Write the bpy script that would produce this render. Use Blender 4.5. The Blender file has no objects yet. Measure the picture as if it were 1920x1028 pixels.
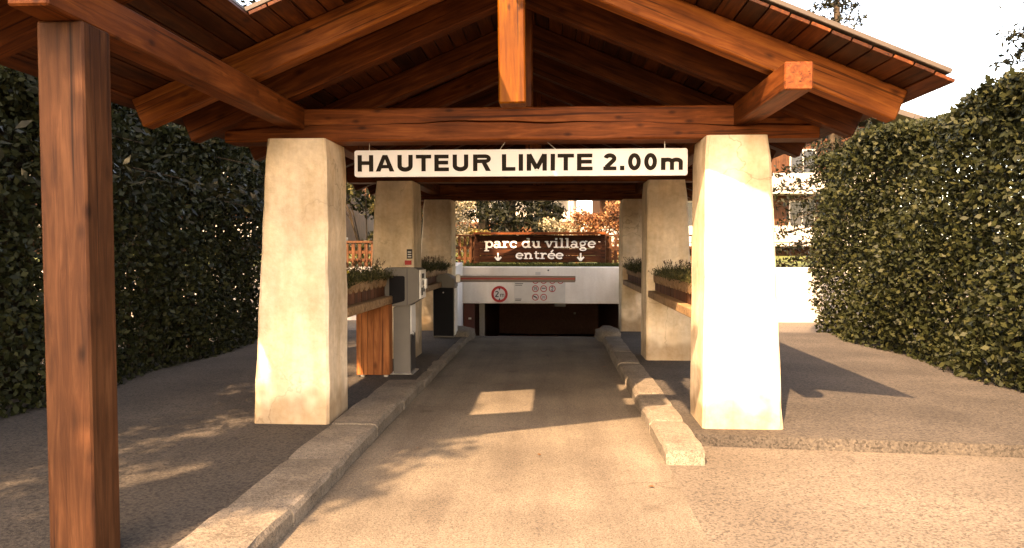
import bpy, bmesh, math, random
import numpy as np
from mathutils import Vector, Matrix, Euler
R = math.radians
random.seed(7); rng = np.random.default_rng(7)
S = bpy.context.scene
COL = S.collection

# ------------------------------------------------------------------ camera
F = 1450.0                                    # focal length in pixels of a 1920 wide picture
cam = bpy.data.objects.new('camera', bpy.data.cameras.new('camera')); COL.objects.link(cam)
cam.data.sensor_width = 36; cam.data.lens = F*36/1920
cam.location = (0, 0, 1.7)
PITCH = 2.4
cam.rotation_euler = (R(90-PITCH), 0, math.atan(80/F))
cam.data.shift_y = (F*math.tan(R(PITCH)) - 44)/1920
cam.data.clip_start = 0.05; cam.data.clip_end = 2000
S.camera = cam

# ------------------------------------------------------------------ sky, sun, exposure
LX, LY = 0.40, 1.05                           # ground offset of a shadow per metre of height
W = bpy.data.worlds.new('World'); S.world = W; W.use_nodes = True
wn = W.node_tree.nodes; wl = W.node_tree.links
sky = wn.new('ShaderNodeTexSky'); sky.sky_type = 'NISHITA'; sky.sun_disc = False
sky.sun_elevation = math.atan(1/math.hypot(LX, LY)); sky.sun_rotation = math.atan2(-LX, -LY) % (2*math.pi)
sky.dust_density = 3.0; sky.air_density = 1.0; sky.altitude = 600
wl.new(sky.outputs['Color'], wn['Background'].inputs['Color']); wn['Background'].inputs['Strength'].default_value = 0.15
sun = bpy.data.objects.new('sun', bpy.data.lights.new('sun', 'SUN')); COL.objects.link(sun)
sun.data.energy = 2.15; sun.data.angle = R(0.55); sun.data.color = (1.0, 0.85, 0.70)
sun.rotation_euler = Vector((LX, LY, -1)).to_track_quat('-Z', 'Y').to_euler(); sun.location = (-8, -20, 20)
vs = S.view_settings; vs.view_transform = 'Standard'; vs.look = 'None'; vs.gamma = 1.0; vs.exposure = 3.2
vs.use_curve_mapping = False
vs.use_white_balance = True; vs.white_balance_temperature = 10600; vs.white_balance_tint = 20
S.render.engine = 'CYCLES'; S.cycles.max_bounces = 12; S.cycles.diffuse_bounces = 8

# ------------------------------------------------------------------ helpers
WM = {}                                       # world matrices of everything built here
def put(o, parent=None, mw=None):
    mw = mw if mw is not None else Matrix.Identity(4)
    COL.objects.link(o); WM[o.name] = mw
    if parent is not None:
        o.parent = parent; o.matrix_local = WM[parent.name].inverted() @ mw
    else:
        o.matrix_local = mw
    return o
def tag(o, label=None, cat=None, group=None, kind=None):
    if label: o['label'] = label
    if cat: o['category'] = cat
    if group: o['group'] = group
    if kind: o['kind'] = kind
    return o
def thing(name, loc, label, cat, group=None, rz=0.0):
    o = bpy.data.objects.new(name, None); o.empty_display_size = .2
    put(o, None, Matrix.Translation(Vector(loc)) @ Matrix.Rotation(rz, 4, 'Z'))
    return tag(o, label, cat, group)
def mesh_obj(name, verts, faces, mat, parent=None, mw=None, smooth=False):
    m = bpy.data.meshes.new(name); m.from_pydata([tuple(v) for v in verts], [], faces); m.update()
    if smooth:
        for p in m.polygons: p.use_smooth = True
    m.materials.append(mat)
    return put(bpy.data.objects.new(name, m), parent, mw)
def bm_obj(name, bm, mat, parent=None, mw=None, smooth=False):
    m = bpy.data.meshes.new(name); bm.to_mesh(m); bm.free()
    if smooth:
        for p in m.polygons: p.use_smooth = True
    m.materials.append(mat)
    return put(bpy.data.objects.new(name, m), parent, mw)
CACHE = {}
def box_mesh(sx, sy, sz, bev, mat):
    k = (round(sx, 3), round(sy, 3), round(sz, 3), round(bev, 4), mat.name)
    if k not in CACHE:
        bm = bmesh.new(); bmesh.ops.create_cube(bm, size=1)
        bmesh.ops.scale(bm, vec=(k[0], k[1], k[2]), verts=bm.verts)
        if bev > 0:
            bmesh.ops.bevel(bm, geom=bm.edges[:], offset=bev, segments=1, affect='EDGES')
        m = bpy.data.meshes.new('box'); bm.to_mesh(m); bm.free(); m.materials.append(mat); CACHE[k] = m
    return CACHE[k]
def box(name, lo, hi, mat, parent=None, bev=0.006):
    lo = Vector(lo); hi = Vector(hi); s = hi-lo
    o = bpy.data.objects.new(name, box_mesh(s.x, s.y, s.z, min(bev, min(s)*.3), mat))
    return put(o, parent, Matrix.Translation((lo+hi)/2))
def beam(name, p0, p1, w, h, mat, parent=None, bev=0.01, up=(0, 0, 1)):
    """timber from p0 to p1 (centre line), local X along it, h along up, w across"""
    p0 = Vector(p0); p1 = Vector(p1); d = p1-p0; L = d.length; x = d.normalized()
    z = Vector(up); z = (z - x*z.dot(x)).normalized(); y = z.cross(x)
    mw = Matrix((x, y, z)).transposed().to_4x4(); mw.translation = (p0+p1)/2
    o = bpy.data.objects.new(name, box_mesh(L, w, h, bev, mat))
    return put(o, parent, mw)
def prism(name, poly, axis, a, b, mat, parent=None, bev=0.0):
    """poly (2-D) swept from a to b along axis 'X','Y' or 'Z'"""
    bm = bmesh.new()
    f3 = {'X': lambda u, v, t: (t, u, v), 'Y': lambda u, v, t: (u, t, v), 'Z': lambda u, v, t: (u, v, t)}[axis]
    A = [bm.verts.new(f3(u, v, a)) for u, v in poly]; B = [bm.verts.new(f3(u, v, b)) for u, v in poly]
    n = len(poly); bm.faces.new(A); bm.faces.new(B[::-1])
    for i in range(n): bm.faces.new((A[i], B[i], B[(i+1) % n], A[(i+1) % n]))
    bmesh.ops.recalc_face_normals(bm, faces=bm.faces)
    if bev: bmesh.ops.bevel(bm, geom=bm.edges[:], offset=bev, segments=2, affect='EDGES')
    return bm_obj(name, bm, mat, parent)
def tube_into(bm, pts, rads, n=8):
    rings = []
    for i, p in enumerate(pts):
        d = (pts[min(i+1, len(pts)-1)]-pts[max(i-1, 0)]).normalized()
        a = d.orthogonal().normalized(); b = d.cross(a)
        rings.append([bm.verts.new(p+(a*math.cos(2*math.pi*k/n)+b*math.sin(2*math.pi*k/n))*rads[i]) for k in range(n)])
    for r0, r1 in zip(rings, rings[1:]):
        for k in range(n): bm.faces.new((r0[k], r0[(k+1) % n], r1[(k+1) % n], r1[k]))
    bm.faces.new(rings[0][::-1]); bm.faces.new(rings[-1])

# ------------------------------------------------------------------ materials
def new_mat(name):
    m = bpy.data.materials.new(name); m.use_nodes = True
    n = m.node_tree.nodes; return m, n, m.node_tree.links, n['Principled BSDF']
def ramp(n, stops):
    r = n.new('ShaderNodeValToRGB'); e = r.color_ramp.elements
    while len(e) < len(stops): e.new(0.5)
    for k, (p, c) in enumerate(stops): e[k].position = p; e[k].color = (*c, 1)
    return r
def flat(name, c, rough=.6, metal=0, var=.12, scale=6, spec=.3):
    m, n, l, b = new_mat(name)
    tc = n.new('ShaderNodeTexCoord'); nz = n.new('ShaderNodeTexNoise'); nz.inputs['Scale'].default_value = scale; nz.inputs['Detail'].default_value = 6
    l.new(tc.outputs['Object'], nz.inputs['Vector'])
    r = ramp(n, [(.3, tuple(x*(1-var) for x in c)), (.7, tuple(min(1, x*(1+var)) for x in c))])
    l.new(nz.outputs['Fac'], r.inputs['Fac']); l.new(r.outputs['Color'], b.inputs['Base Color'])
    b.inputs['Roughness'].default_value = rough; b.inputs['Metallic'].default_value = metal; b.inputs['Specular IOR Level'].default_value = spec
    return m
def wood(name, dark, mid, light, rough=.6, grain=14, along='X', rnd=.35, bump=.35, kn=1.0):
    m, n, l, b = new_mat(name)
    tc = n.new('ShaderNodeTexCoord'); oi = n.new('ShaderNodeObjectInfo')
    add = n.new('ShaderNodeVectorMath'); add.operation = 'ADD'
    mul = n.new('ShaderNodeVectorMath'); mul.operation = 'SCALE'; mul.inputs['Scale'].default_value = 37.0
    cmb = n.new('ShaderNodeCombineXYZ')
    for k in range(3): l.new(oi.outputs['Random'], cmb.inputs[k])
    l.new(cmb.outputs[0], mul.inputs[0]); l.new(tc.outputs['Object'], add.inputs[0]); l.new(mul.outputs[0], add.inputs[1])
    mp = n.new('ShaderNodeMapping'); sc = [grain]*3; sc['XYZ'.index(along)] = 1.1; mp.inputs['Scale'].default_value = sc
    l.new(add.outputs[0], mp.inputs['Vector'])
    nz = n.new('ShaderNodeTexNoise'); nz.inputs['Scale'].default_value = 1.6; nz.inputs['Detail'].default_value = 9; nz.inputs['Roughness'].default_value = .62; nz.inputs['Distortion'].default_value = .8
    l.new(mp.outputs[0], nz.inputs['Vector'])
    r = ramp(n, [(.28, dark), (.5, mid), (.72, light)]); l.new(nz.outputs['Fac'], r.inputs['Fac'])
    # knots
    mp2 = n.new('ShaderNodeMapping'); sc2 = [5.2*kn]*3; sc2['XYZ'.index(along)] = 2.6*kn; mp2.inputs['Scale'].default_value = sc2
    l.new(add.outputs[0], mp2.inputs['Vector'])
    vo = n.new('ShaderNodeTexVoronoi'); vo.inputs['Scale'].default_value = 1.0; l.new(mp2.outputs[0], vo.inputs['Vector'])
    kr = ramp(n, [(.05, (.25, .2, .18)), (.19, (1, 1, 1))]); l.new(vo.outputs['Distance'], kr.inputs['Fac'])
    mx = n.new('ShaderNodeMixRGB'); mx.blend_type = 'MULTIPLY'; mx.inputs['Fac'].default_value = .85
    l.new(r.outputs['Color'], mx.inputs['Color1']); l.new(kr.outputs['Color'], mx.inputs['Color2'])
    mp3 = n.new('ShaderNodeMapping'); sc3 = [grain*2.6]*3; sc3['XYZ'.index(along)] = .55; mp3.inputs['Scale'].default_value = sc3; l.new(add.outputs[0], mp3.inputs['Vector'])
    n5 = n.new('ShaderNodeTexNoise'); n5.inputs['Scale'].default_value = 1.0; n5.inputs['Detail'].default_value = 3; l.new(mp3.outputs[0], n5.inputs['Vector'])
    r5 = ramp(n, [(.60, (1, 1, 1)), (.68, (.22, .17, .14))]); l.new(n5.outputs['Fac'], r5.inputs['Fac'])
    n6 = n.new('ShaderNodeTexNoise'); n6.inputs['Scale'].default_value = 2.4; n6.inputs['Detail'].default_value = 5; l.new(add.outputs[0], n6.inputs['Vector'])
    r6 = ramp(n, [(.3, (.62, .58, .54)), (.68, (1.2, 1.2, 1.22))]); l.new(n6.outputs['Fac'], r6.inputs['Fac'])
    for rx in (r5, r6):
        m2 = n.new('ShaderNodeMixRGB'); m2.blend_type = 'MULTIPLY'; m2.inputs['Fac'].default_value = .85
        l.new(mx.outputs[0], m2.inputs['Color1']); l.new(rx.outputs['Color'], m2.inputs['Color2']); mx = m2
    hv = n.new('ShaderNodeHueSaturation'); mr = n.new('ShaderNodeMapRange')
    mr.inputs['To Min'].default_value = 1-rnd; mr.inputs['To Max'].default_value = 1+rnd
    l.new(oi.outputs['Random'], mr.inputs['Value']); l.new(mr.outputs[0], hv.inputs['Value']); l.new(mx.outputs[0], hv.inputs['Color'])
    l.new(hv.outputs[0], b.inputs['Base Color']); b.inputs['Roughness'].default_value = rough; b.inputs['Specular IOR Level'].default_value = .14
    bp = n.new('ShaderNodeBump'); bp.inputs['Strength'].default_value = bump; bp.inputs['Distance'].default_value = .006
    l.new(nz.outputs['Fac'], bp.inputs['Height']); l.new(bp.outputs[0], b.inputs['Normal'])
    return m
def mineral(name, c0, c1, scale=30, rough=.9, speck=None, bump=.5, dist=.006, big=None, stain=None, crack=None, splash=None, tracks=False):
    m, n, l, b = new_mat(name)
    g = n.new('ShaderNodeNewGeometry')
    nz = n.new('ShaderNodeTexNoise'); nz.inputs['Scale'].default_value = scale; nz.inputs['Detail'].default_value = 8; nz.inputs['Roughness'].default_value = .65
    l.new(g.outputs['Position'], nz.inputs['Vector'])
    r = ramp(n, [(.3, c0), (.7, c1)]); l.new(nz.outputs['Fac'], r.inputs['Fac']); col = r.outputs['Color']
    if big:                                   # broad patches
        n2 = n.new('ShaderNodeTexNoise'); n2.inputs['Scale'].default_value = big; n2.inputs['Detail'].default_value = 5
        l.new(g.outputs['Position'], n2.inputs['Vector'])
        r2 = ramp(n, [(.32, (.62, .6, .58)), (.66, (1.12, 1.1, 1.08))]); l.new(n2.outputs['Fac'], r2.inputs['Fac'])
        mx = n.new('ShaderNodeMixRGB'); mx.blend_type = 'MULTIPLY'; mx.inputs['Fac'].default_value = .8
        l.new(col, mx.inputs['Color1']); l.new(r2.outputs['Color'], mx.inputs['Color2']); col = mx.outputs[0]
    if speck:
        vo = n.new('ShaderNodeTexVoronoi'); vo.inputs['Scale'].default_value = speck; l.new(g.outputs['Position'], vo.inputs['Vector'])
        r3 = ramp(n, [(.0, (.3, .28, .26)), (.35, (.95, .95, .95)), (.8, (1.35, 1.3, 1.25))]); 
        sp = n.new('ShaderNodeSeparateColor'); l.new(vo.outputs['Color'], sp.inputs[0]); l.new(sp.outputs[0], r3.inputs['Fac'])
        mx = n.new('ShaderNodeMixRGB'); mx.blend_type = 'MULTIPLY'; mx.inputs['Fac'].default_value = .72
        l.new(col, mx.inputs['Color1']); l.new(r3.outputs['Color'], mx.inputs['Color2']); col = mx.outputs[0]
    if stain:                                 # vertical streaks
        mp = n.new('ShaderNodeMapping'); mp.inputs['Scale'].default_value = (5, 5, .7); l.new(g.outputs['Position'], mp.inputs['Vector'])
        n4 = n.new('ShaderNodeTexNoise'); n4.inputs['Scale'].default_value = 1.4; n4.inputs['Detail'].default_value = 7; l.new(mp.outputs[0], n4.inputs['Vector'])
        r4 = ramp(n, [(.35, stain), (.6, (1, 1, 1))]); l.new(n4.outputs['Fac'], r4.inputs['Fac'])
        mx = n.new('ShaderNodeMixRGB'); mx.blend_type = 'MULTIPLY'; mx.inputs['Fac'].default_value = .7
        l.new(col, mx.inputs['Color1']); l.new(r4.outputs['Color'], mx.inputs['Color2']); col = mx.outputs[0]
    def times(c, other, fac=1.0):
        mx = n.new('ShaderNodeMixRGB'); mx.blend_type = 'MULTIPLY'; mx.inputs['Fac'].default_value = fac
        l.new(c, mx.inputs['Color1']); l.new(other, mx.inputs['Color2']); return mx.outputs[0]
    if crack:                                 # thin wandering cracks, broken up by noise
        nw = n.new('ShaderNodeTexNoise'); nw.inputs['Scale'].default_value = crack*3; nw.inputs['Detail'].default_value = 5; l.new(g.outputs['Position'], nw.inputs['Vector'])
        av = n.new('ShaderNodeVectorMath'); av.operation = 'MULTIPLY_ADD'; av.inputs[1].default_value = (.5/crack,)*3
        l.new(nw.outputs['Color'], av.inputs[0]); l.new(g.outputs['Position'], av.inputs[2])
        vc = n.new('ShaderNodeTexVoronoi'); vc.feature = 'DISTANCE_TO_EDGE'; vc.inputs['Scale'].default_value = crack; l.new(av.outputs[0], vc.inputs['Vector'])
        rc = ramp(n, [(0, (.35, .31, .28)), (.010, (1, 1, 1))]); l.new(vc.outputs['Distance'], rc.inputs['Fac'])
        nm = n.new('ShaderNodeTexNoise'); nm.inputs['Scale'].default_value = crack*.9; l.new(g.outputs['Position'], nm.inputs['Vector'])
        rm = ramp(n, [(.50, (1, 1, 1)), (.60, (0, 0, 0))]); l.new(nm.outputs['Fac'], rm.inputs['Fac'])
        sc_ = n.new('ShaderNodeMixRGB'); sc_.blend_type = 'SCREEN'; sc_.inputs['Fac'].default_value = 1; l.new(rc.outputs['Color'], sc_.inputs['Color1']); l.new(rm.outputs['Color'], sc_.inputs['Color2'])
        col = times(col, sc_.outputs[0], .5)
    if splash:                                # road dirt thrown up against the foot
        sx = n.new('ShaderNodeSeparateXYZ'); l.new(g.outputs['Position'], sx.inputs[0])
        nd = n.new('ShaderNodeTexNoise'); nd.inputs['Scale'].default_value = 7; nd.inputs['Detail'].default_value = 7; l.new(g.outputs['Position'], nd.inputs['Vector'])
        ma = n.new('ShaderNodeMath'); ma.operation = 'MULTIPLY_ADD'; ma.inputs[1].default_value = -.55; l.new(nd.outputs['Fac'], ma.inputs[0]); l.new(sx.outputs['Z'], ma.inputs[2])
        rd = ramp(n, [(0, (.50, .44, .38)), (.20, (1, 1, 1))]); l.new(ma.outputs[0], rd.inputs['Fac']); col = times(col, rd.outputs['Color'], .85)
    if tracks:                                # darker wheel tracks and drips along the lane
        sx = n.new('ShaderNodeSeparateXYZ'); l.new(g.outputs['Position'], sx.inputs[0])
        mpt = n.new('ShaderNodeMapping'); mpt.inputs['Scale'].default_value = (3.2, .22, 1); l.new(g.outputs['Position'], mpt.inputs['Vector'])
        ntk = n.new('ShaderNodeTexNoise'); ntk.inputs['Scale'].default_value = 1.0; ntk.inputs['Detail'].default_value = 6; ntk.inputs['Roughness'].default_value = .6; l.new(mpt.outputs[0], ntk.inputs['Vector'])
        rt = ramp(n, [(.36, (.70, .68, .67)), (.60, (1.08, 1.08, 1.06))]); l.new(ntk.outputs['Fac'], rt.inputs['Fac']); col = times(col, rt.outputs['Color'], .6)
        vs_ = n.new('ShaderNodeTexVoronoi'); vs_.inputs['Scale'].default_value = 1.15; l.new(g.outputs['Position'], vs_.inputs['Vector'])
        ro = ramp(n, [(.02, (.55, .53, .51)), (.13, (1, 1, 1))]); l.new(vs_.outputs['Distance'], ro.inputs['Fac']); col = times(col, ro.outputs['Color'], .7)
    l.new(col, b.inputs['Base Color']); b.inputs['Roughness'].default_value = rough; b.inputs['Specular IOR Level'].default_value = .25
    bp = n.new('ShaderNodeBump'); bp.inputs['Strength'].default_value = bump; bp.inputs['Distance'].default_value = dist
    l.new(nz.outputs['Fac'], bp.inputs['Height']); l.new(bp.outputs[0], b.inputs['Normal'])
    return m
def leaf(name, stops, trans=.35, rough=.5):
    m, n, l, b = new_mat(name)
    g = n.new('ShaderNodeNewGeometry'); r = ramp(n, stops); l.new(g.outputs['Random Per Island'], r.inputs['Fac'])
    l.new(r.outputs['Color'], b.inputs['Base Color']); b.inputs['Roughness'].default_value = rough; b.inputs['Specular IOR Level'].default_value = .12
    t = n.new('ShaderNodeBsdfTranslucent'); l.new(r.outputs['Color'], t.inputs['Color'])
    mx = n.new('ShaderNodeMixShader'); mx.inputs[0].default_value = trans
    l.new(b.outputs[0], mx.inputs[1]); l.new(t.outputs[0], mx.inputs[2]); l.new(mx.outputs[0], n['Material Output'].inputs['Surface'])
    return m

M = {}
M['timber'] = wood('stained timber', (.036, .008, .002), (.085, .021, .005), (.155, .044, .011))
M['timber_old'] = wood('weathered tie beam timber', (.060, .014, .0034), (.135, .034, .008), (.23, .068, .018), rnd=.12, kn=1.4)
M['timber_front_lit'] = wood('lightened front rafter timber', (.075, .017, .0035), (.165, .044, .0085), (.27, .085, .018), rnd=.1, kn=1.3)  # lighter copy of the timber, standing in for light on the front rafters
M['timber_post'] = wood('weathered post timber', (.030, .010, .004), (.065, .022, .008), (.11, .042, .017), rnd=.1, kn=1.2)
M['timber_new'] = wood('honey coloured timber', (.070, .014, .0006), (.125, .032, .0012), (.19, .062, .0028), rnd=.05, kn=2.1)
M['deck'] = wood('roof deck boards', (.026, .0065, .002), (.062, .0165, .005), (.115, .034, .010), rnd=.6)
M['planter'] = wood('planter boards', (.05, .018, .009), (.10, .038, .019), (.165, .07, .036), rnd=.2, along='Z')
M['shelf'] = wood('bleached shelf board', (.20, .115, .058), (.31, .19, .10), (.42, .27, .155), rnd=.12)
M['cabinet_wood'] = wood('orange cabinet boards', (.15, .045, .014), (.27, .09, .03), (.38, .15, .052), rnd=.15, along='Z')
M['board'] = wood('sign board timber', (.018, .006, .0026), (.048, .0145, .0055), (.10, .032, .011), rnd=.4)
M['fence'] = wood('fence timber', (.035, .013, .0055), (.075, .028, .011), (.125, .052, .021), rnd=.3, along='Z')
M['bark'] = wood('bark', (.02, .014, .009), (.045, .032, .020), (.085, .062, .042), along='Z', grain=9, bump=.9, rough=.9)
M['pale_bark'] = wood('pale bark', (.30, .24, .17), (.52, .44, .34), (.66, .58, .46), along='Z', grain=7, bump=.5, rough=.9, rnd=.1)
M['stucco'] = mineral('pillar render', (.66, .53, .375), (.82, .685, .515), scale=14, bump=.7, dist=.012, big=2.2, stain=(.84, .76, .66), crack=1.1, splash=True)
M['fascia'] = mineral('fascia render', (.76, .71, .64), (.83, .78, .71), scale=18, bump=.2, big=.5, stain=(.93, .91, .88))
M['white_wall'] = mineral('white render', (.44, .40, .355), (.52, .48, .43), scale=18, bump=.25, big=.7, stain=(.88, .84, .78))
M['road'] = mineral('worn road surface', (.106, .088, .068), (.178, .148, .114), scale=90, speck=150, bump=.8, dist=.008, big=.9, crack=.55, tracks=True)
M['ground'] = mineral('asphalt lot', (.085, .070, .054), (.145, .12, .094), scale=48, speck=70, bump=.9, dist=.010, big=.6, crack=.7)
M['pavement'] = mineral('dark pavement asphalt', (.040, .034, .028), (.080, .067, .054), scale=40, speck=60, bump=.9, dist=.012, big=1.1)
M['kerb'] = mineral('kerb concrete', (.12, .10, .078), (.215, .18, .14), scale=28, speck=150, bump=.9, dist=.014, big=2.6, crack=1.6)
M['soil'] = mineral('dry soil', (.05, .035, .02), (.11, .08, .05), scale=30, bump=1, dist=.03)
M['lawn'] = mineral('lawn', (.055, .075, .018), (.12, .13, .035), scale=25, bump=1, dist=.03, big=.5)
M['sign_white'] = flat('sign enamel', (.54, .525, .505), .35, var=.04)
M['sign_ink'] = flat('sign lettering', (.013, .010, .007), .8, spec=.1, var=.2)
M['cream_paint'] = flat('cream letter paint', (.82, .78, .70), .6, var=.05)
M['red'] = flat('traffic red', (.42, .022, .022), .4, var=.08)
M['black'] = flat('black enamel', (.018, .016, .016), .45)
M['machine_grey'] = flat('machine grey paint', (.125, .110, .092), .5, var=.06)
M['machine_white'] = flat('machine white paint', (.80, .77, .71), .4, var=.04)
M['machine_dark'] = flat('dark acrylic', (.005, .0042, .005), .5, spec=.12)
M['dark_door'] = flat('dark cabinet door', (.0045, .004, .0048), .6, spec=.12)
M['arm_grey'] = flat('barrier arm aluminium', (.20, .15, .125), .45, var=.08)
M['arm_red'] = flat('barrier arm red foil', (.32, .035, .03), .45)
M['notice'] = flat('notice plate', (.56, .53, .48), .35, var=.05)
M['metal'] = flat('galvanised steel', (.45, .43, .40), .4, .8)
M['garage'] = mineral('garage concrete', (.30, .16, .11), (.42, .24, .17), scale=8)
M['maroon'] = flat('maroon door paint', (.10, .028, .022), .5)
M['roof_metal'] = flat('roof covering', (.06, .045, .035), .6)
M['glass'] = flat('dark glass', (.02, .022, .025), .08)

def leaves_mesh(name, P, size, asp=.6, up=0.0, fold=True):
    """P: (n,3) positions -> mesh of little folded leaves"""
    n = len(P); d = rng.normal(size=(n, 3)); d[:, 2] += up; d /= np.linalg.norm(d, axis=1)[:, None]
    a = rng.normal(size=(n, 3)); a -= d*(a*d).sum(1)[:, None]; a /= np.linalg.norm(a, axis=1)[:, None]
    c = np.cross(d, a)
    s = size*rng.uniform(.6, 1.35, (n, 1)); h = s*asp*.5
    v = np.stack([P, P+d*s*.5+a*h+c*s*.06, P+d*s, P+d*s*.5-a*h+c*s*.06], 1).reshape(-1, 3)
    m = bpy.data.meshes.new(name)
    m.vertices.add(4*n); m.vertices.foreach_set('co', v.astype(np.float32).ravel())
    m.loops.add(4*n); m.loops.foreach_set('vertex_index', np.arange(4*n, dtype=np.int32))
    m.polygons.add(n); m.polygons.foreach_set('loop_start', np.arange(0, 4*n, 4, dtype=np.int32))
    m.update(calc_edges=True); return m
def clumped(centres, rad, per, squash=.8):
    P = []
    for c, r in zip(centres, rad):
        q = rng.normal(size=(per, 3)); q /= np.linalg.norm(q, axis=1)[:, None]
        q *= (rng.uniform(0, 1, (per, 1))**.45)*r; q[:, 2] *= squash; P.append(q+np.asarray(c))
    return np.concatenate(P)

# ================================================================== SETTING
YG = 22.0                                     # garage front
XL, XR = -2.62, 2.05                          # ramp walls
def sheet(name, poly_z, mat, label=None):
    o = mesh_obj(name, poly_z, [list(range(len(poly_z)))], mat); return tag(o, kind='structure')
YT = 18.6
sheet('ground', [(-300, -300, 0), (300, -300, 0), (300, YT+.1, 0), (XR, YT+.1, 0), (XR, 15.3, 0), (XL, 15.3, 0), (XL, YT+.1, 0), (-300, YT+.1, 0)], M['ground'])
sheet('garden_lawn', [(-300, YT+.1, 1.22), (XL-.12, YT+.1, 1.22), (XL-.12, YG+.15, 1.22), (XR+.12, YG+.15, 1.22), (XR+.12, YT+.1, 1.22), (300, YT+.1, 1.22), (300, 900, 14), (-300, 900, 14)], M['lawn'])
# the lane: flat, then over the crest and down into the garage
rows = [(-60, .004), (4, .004), (8, .004), (12, .006), (14.2, .010), (14.9, 0), (15.4, -.045), (16.2, -.16), (18, -.62), (20, -1.25), (22, -1.85), (25, -2.3), (36, -2.4)]
V, Fc = [], []
for y, z in rows:
    xs = (-1.60, .90) if y <= 15.0 else (XL, XR)
    V += [(xs[0], y, z), (xs[1], y, z)]
for i in range(len(rows)-1): Fc.append((2*i, 2*i+1, 2*i+3, 2*i+2))
tag(mesh_obj('road', V, Fc, M['road'], smooth=True), kind='structure')
# raised pavements either side
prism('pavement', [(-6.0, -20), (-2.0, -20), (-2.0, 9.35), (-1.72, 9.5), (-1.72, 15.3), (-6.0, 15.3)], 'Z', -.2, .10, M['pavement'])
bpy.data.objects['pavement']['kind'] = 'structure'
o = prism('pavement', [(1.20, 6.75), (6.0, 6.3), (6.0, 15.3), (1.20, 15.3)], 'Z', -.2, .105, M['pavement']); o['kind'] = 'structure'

def kerb_run(root, stones, xa, xb, z, lean):
    """stones: list of (y0,y1); profile sloping towards the road side"""
    for (y0, y1) in stones:
        dz = random.uniform(-.008, .008); dx = random.uniform(-.008, .008)
        bm = bmesh.new(); n = 5
        prof = [(xa, -.15), (xa, z*.72), (xa+lean*.35, z*.95), (xa+lean, z), (xb, z-.004), (xb, -.15)]
        rings = []
        for k in range(n+1):
            t = k/n; y = y0+.006+(y1-y0-.012)*t
            e = .012 if k in (0, n) else 0
            rings.append([bm.verts.new((px+dx+random.uniform(-.006, .006), y, pz+dz-e+random.uniform(-.004, .004))) for px, pz in prof])
        for r0, r1 in zip(rings, rings[1:]):
            for j in range(len(prof)): bm.faces.new((r0[j], r0[(j+1) % len(prof)], r1[(j+1) % len(prof)], r1[j]))
        bm.faces.new(rings[0]); bm.faces.new(rings[-1][::-1]); bmesh.ops.recalc_face_normals(bm, faces=bm.faces)
        bm_obj('kerb_stone', bm, M['kerb'], root)
kr = bpy.data.objects.new('kerb', None); put(kr); kr['kind'] = 'structure'
kerb_run(kr, [(6.12, 7.18), (7.18, 7.86), (7.86, 8.55), (8.55, 9.7), (9.7, 10.9), (10.9, 12.1), (12.1, 13.3), (13.3, 14.4)], .89, 1.20, .135, .06)
kl = bpy.data.objects.new('kerb', None); put(kl); kl['kind'] = 'structure'
kerb_run(kl, [(1.0, 2.2), (2.2, 3.4), (3.4, 4.6), (4.6, 5.75), (5.75, 6.9), (6.9, 8.1), (8.1, 9.35)], -1.60, -2.02, .135, -.06)
kerb_run(kl, [(9.36, 10.3), (10.3, 11.3), (11.3, 12.3), (12.3, 13.3), (13.3, 14.3)], -1.60, -1.74, .105, -.03)
def kerb_nose(root, x, w, y0, y1, h0, h1):
    bm = bmesh.new(); bmesh.ops.create_icosphere(bm, subdivisions=3, radius=1)
    for v in bm.verts:
        s = 1+.06*math.sin(v.co.x*7+v.co.y*5)+.05*math.sin(v.co.z*9+v.co.x*3)
        sg = lambda t: math.copysign(abs(t)**.6, t)
        v.co = Vector((x+sg(v.co.x)*w*s, (y0+y1)/2+sg(v.co.y)*(y1-y0)/2*s, h0+(h1-h0)*max(-.6, sg(v.co.z))*s))
    bm_obj('kerb_nose', bm, M['kerb'], root, smooth=True)
kerb_nose(kr, 1.03, .24, 14.2, 15.5, 0, .22)
kerb_nose(kl, -1.86, .30, 14.2, 15.5, 0, .20)

# retaining walls of the ramp and terrace
def wall(name, lo, hi, label, mat='white_wall'):
    return tag(box(name, lo, hi, M[mat], None, .012), label, 'wall')
def wall_poly(name, poly, axis, a, b, label):
    return tag(prism(name, poly, axis, a, b, M['fascia'], None, .01), label, 'wall')
wall_poly('ramp_wall', [(15.62, -.4), (15.62, 1.0), (YG-.02, 1.36), (YG-.02, -2.6), (20, -2.2)], 'X', XL-.25, XL, 'white rendered wall along the ramp on the barrier cabinet side')
wall_poly('ramp_wall', [(15.62, -.4), (15.62, 1.0), (YG-.02, 1.36), (YG-.02, -2.6), (20, -2.2)], 'X', XR, XR+.25, 'white rendered wall along the ramp opposite the barrier cabinet')
wall('terrace_wall', (-40, YT, -.2), (XL-.26, YT+.2, 1.3), 'long low white garden wall behind the barrier cabinet')
wall('terrace_wall', (XR+.26, YT, -.2), (40, YT+.2, 1.3), 'long low white garden wall beyond the planters opposite the ticket machine')

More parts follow.
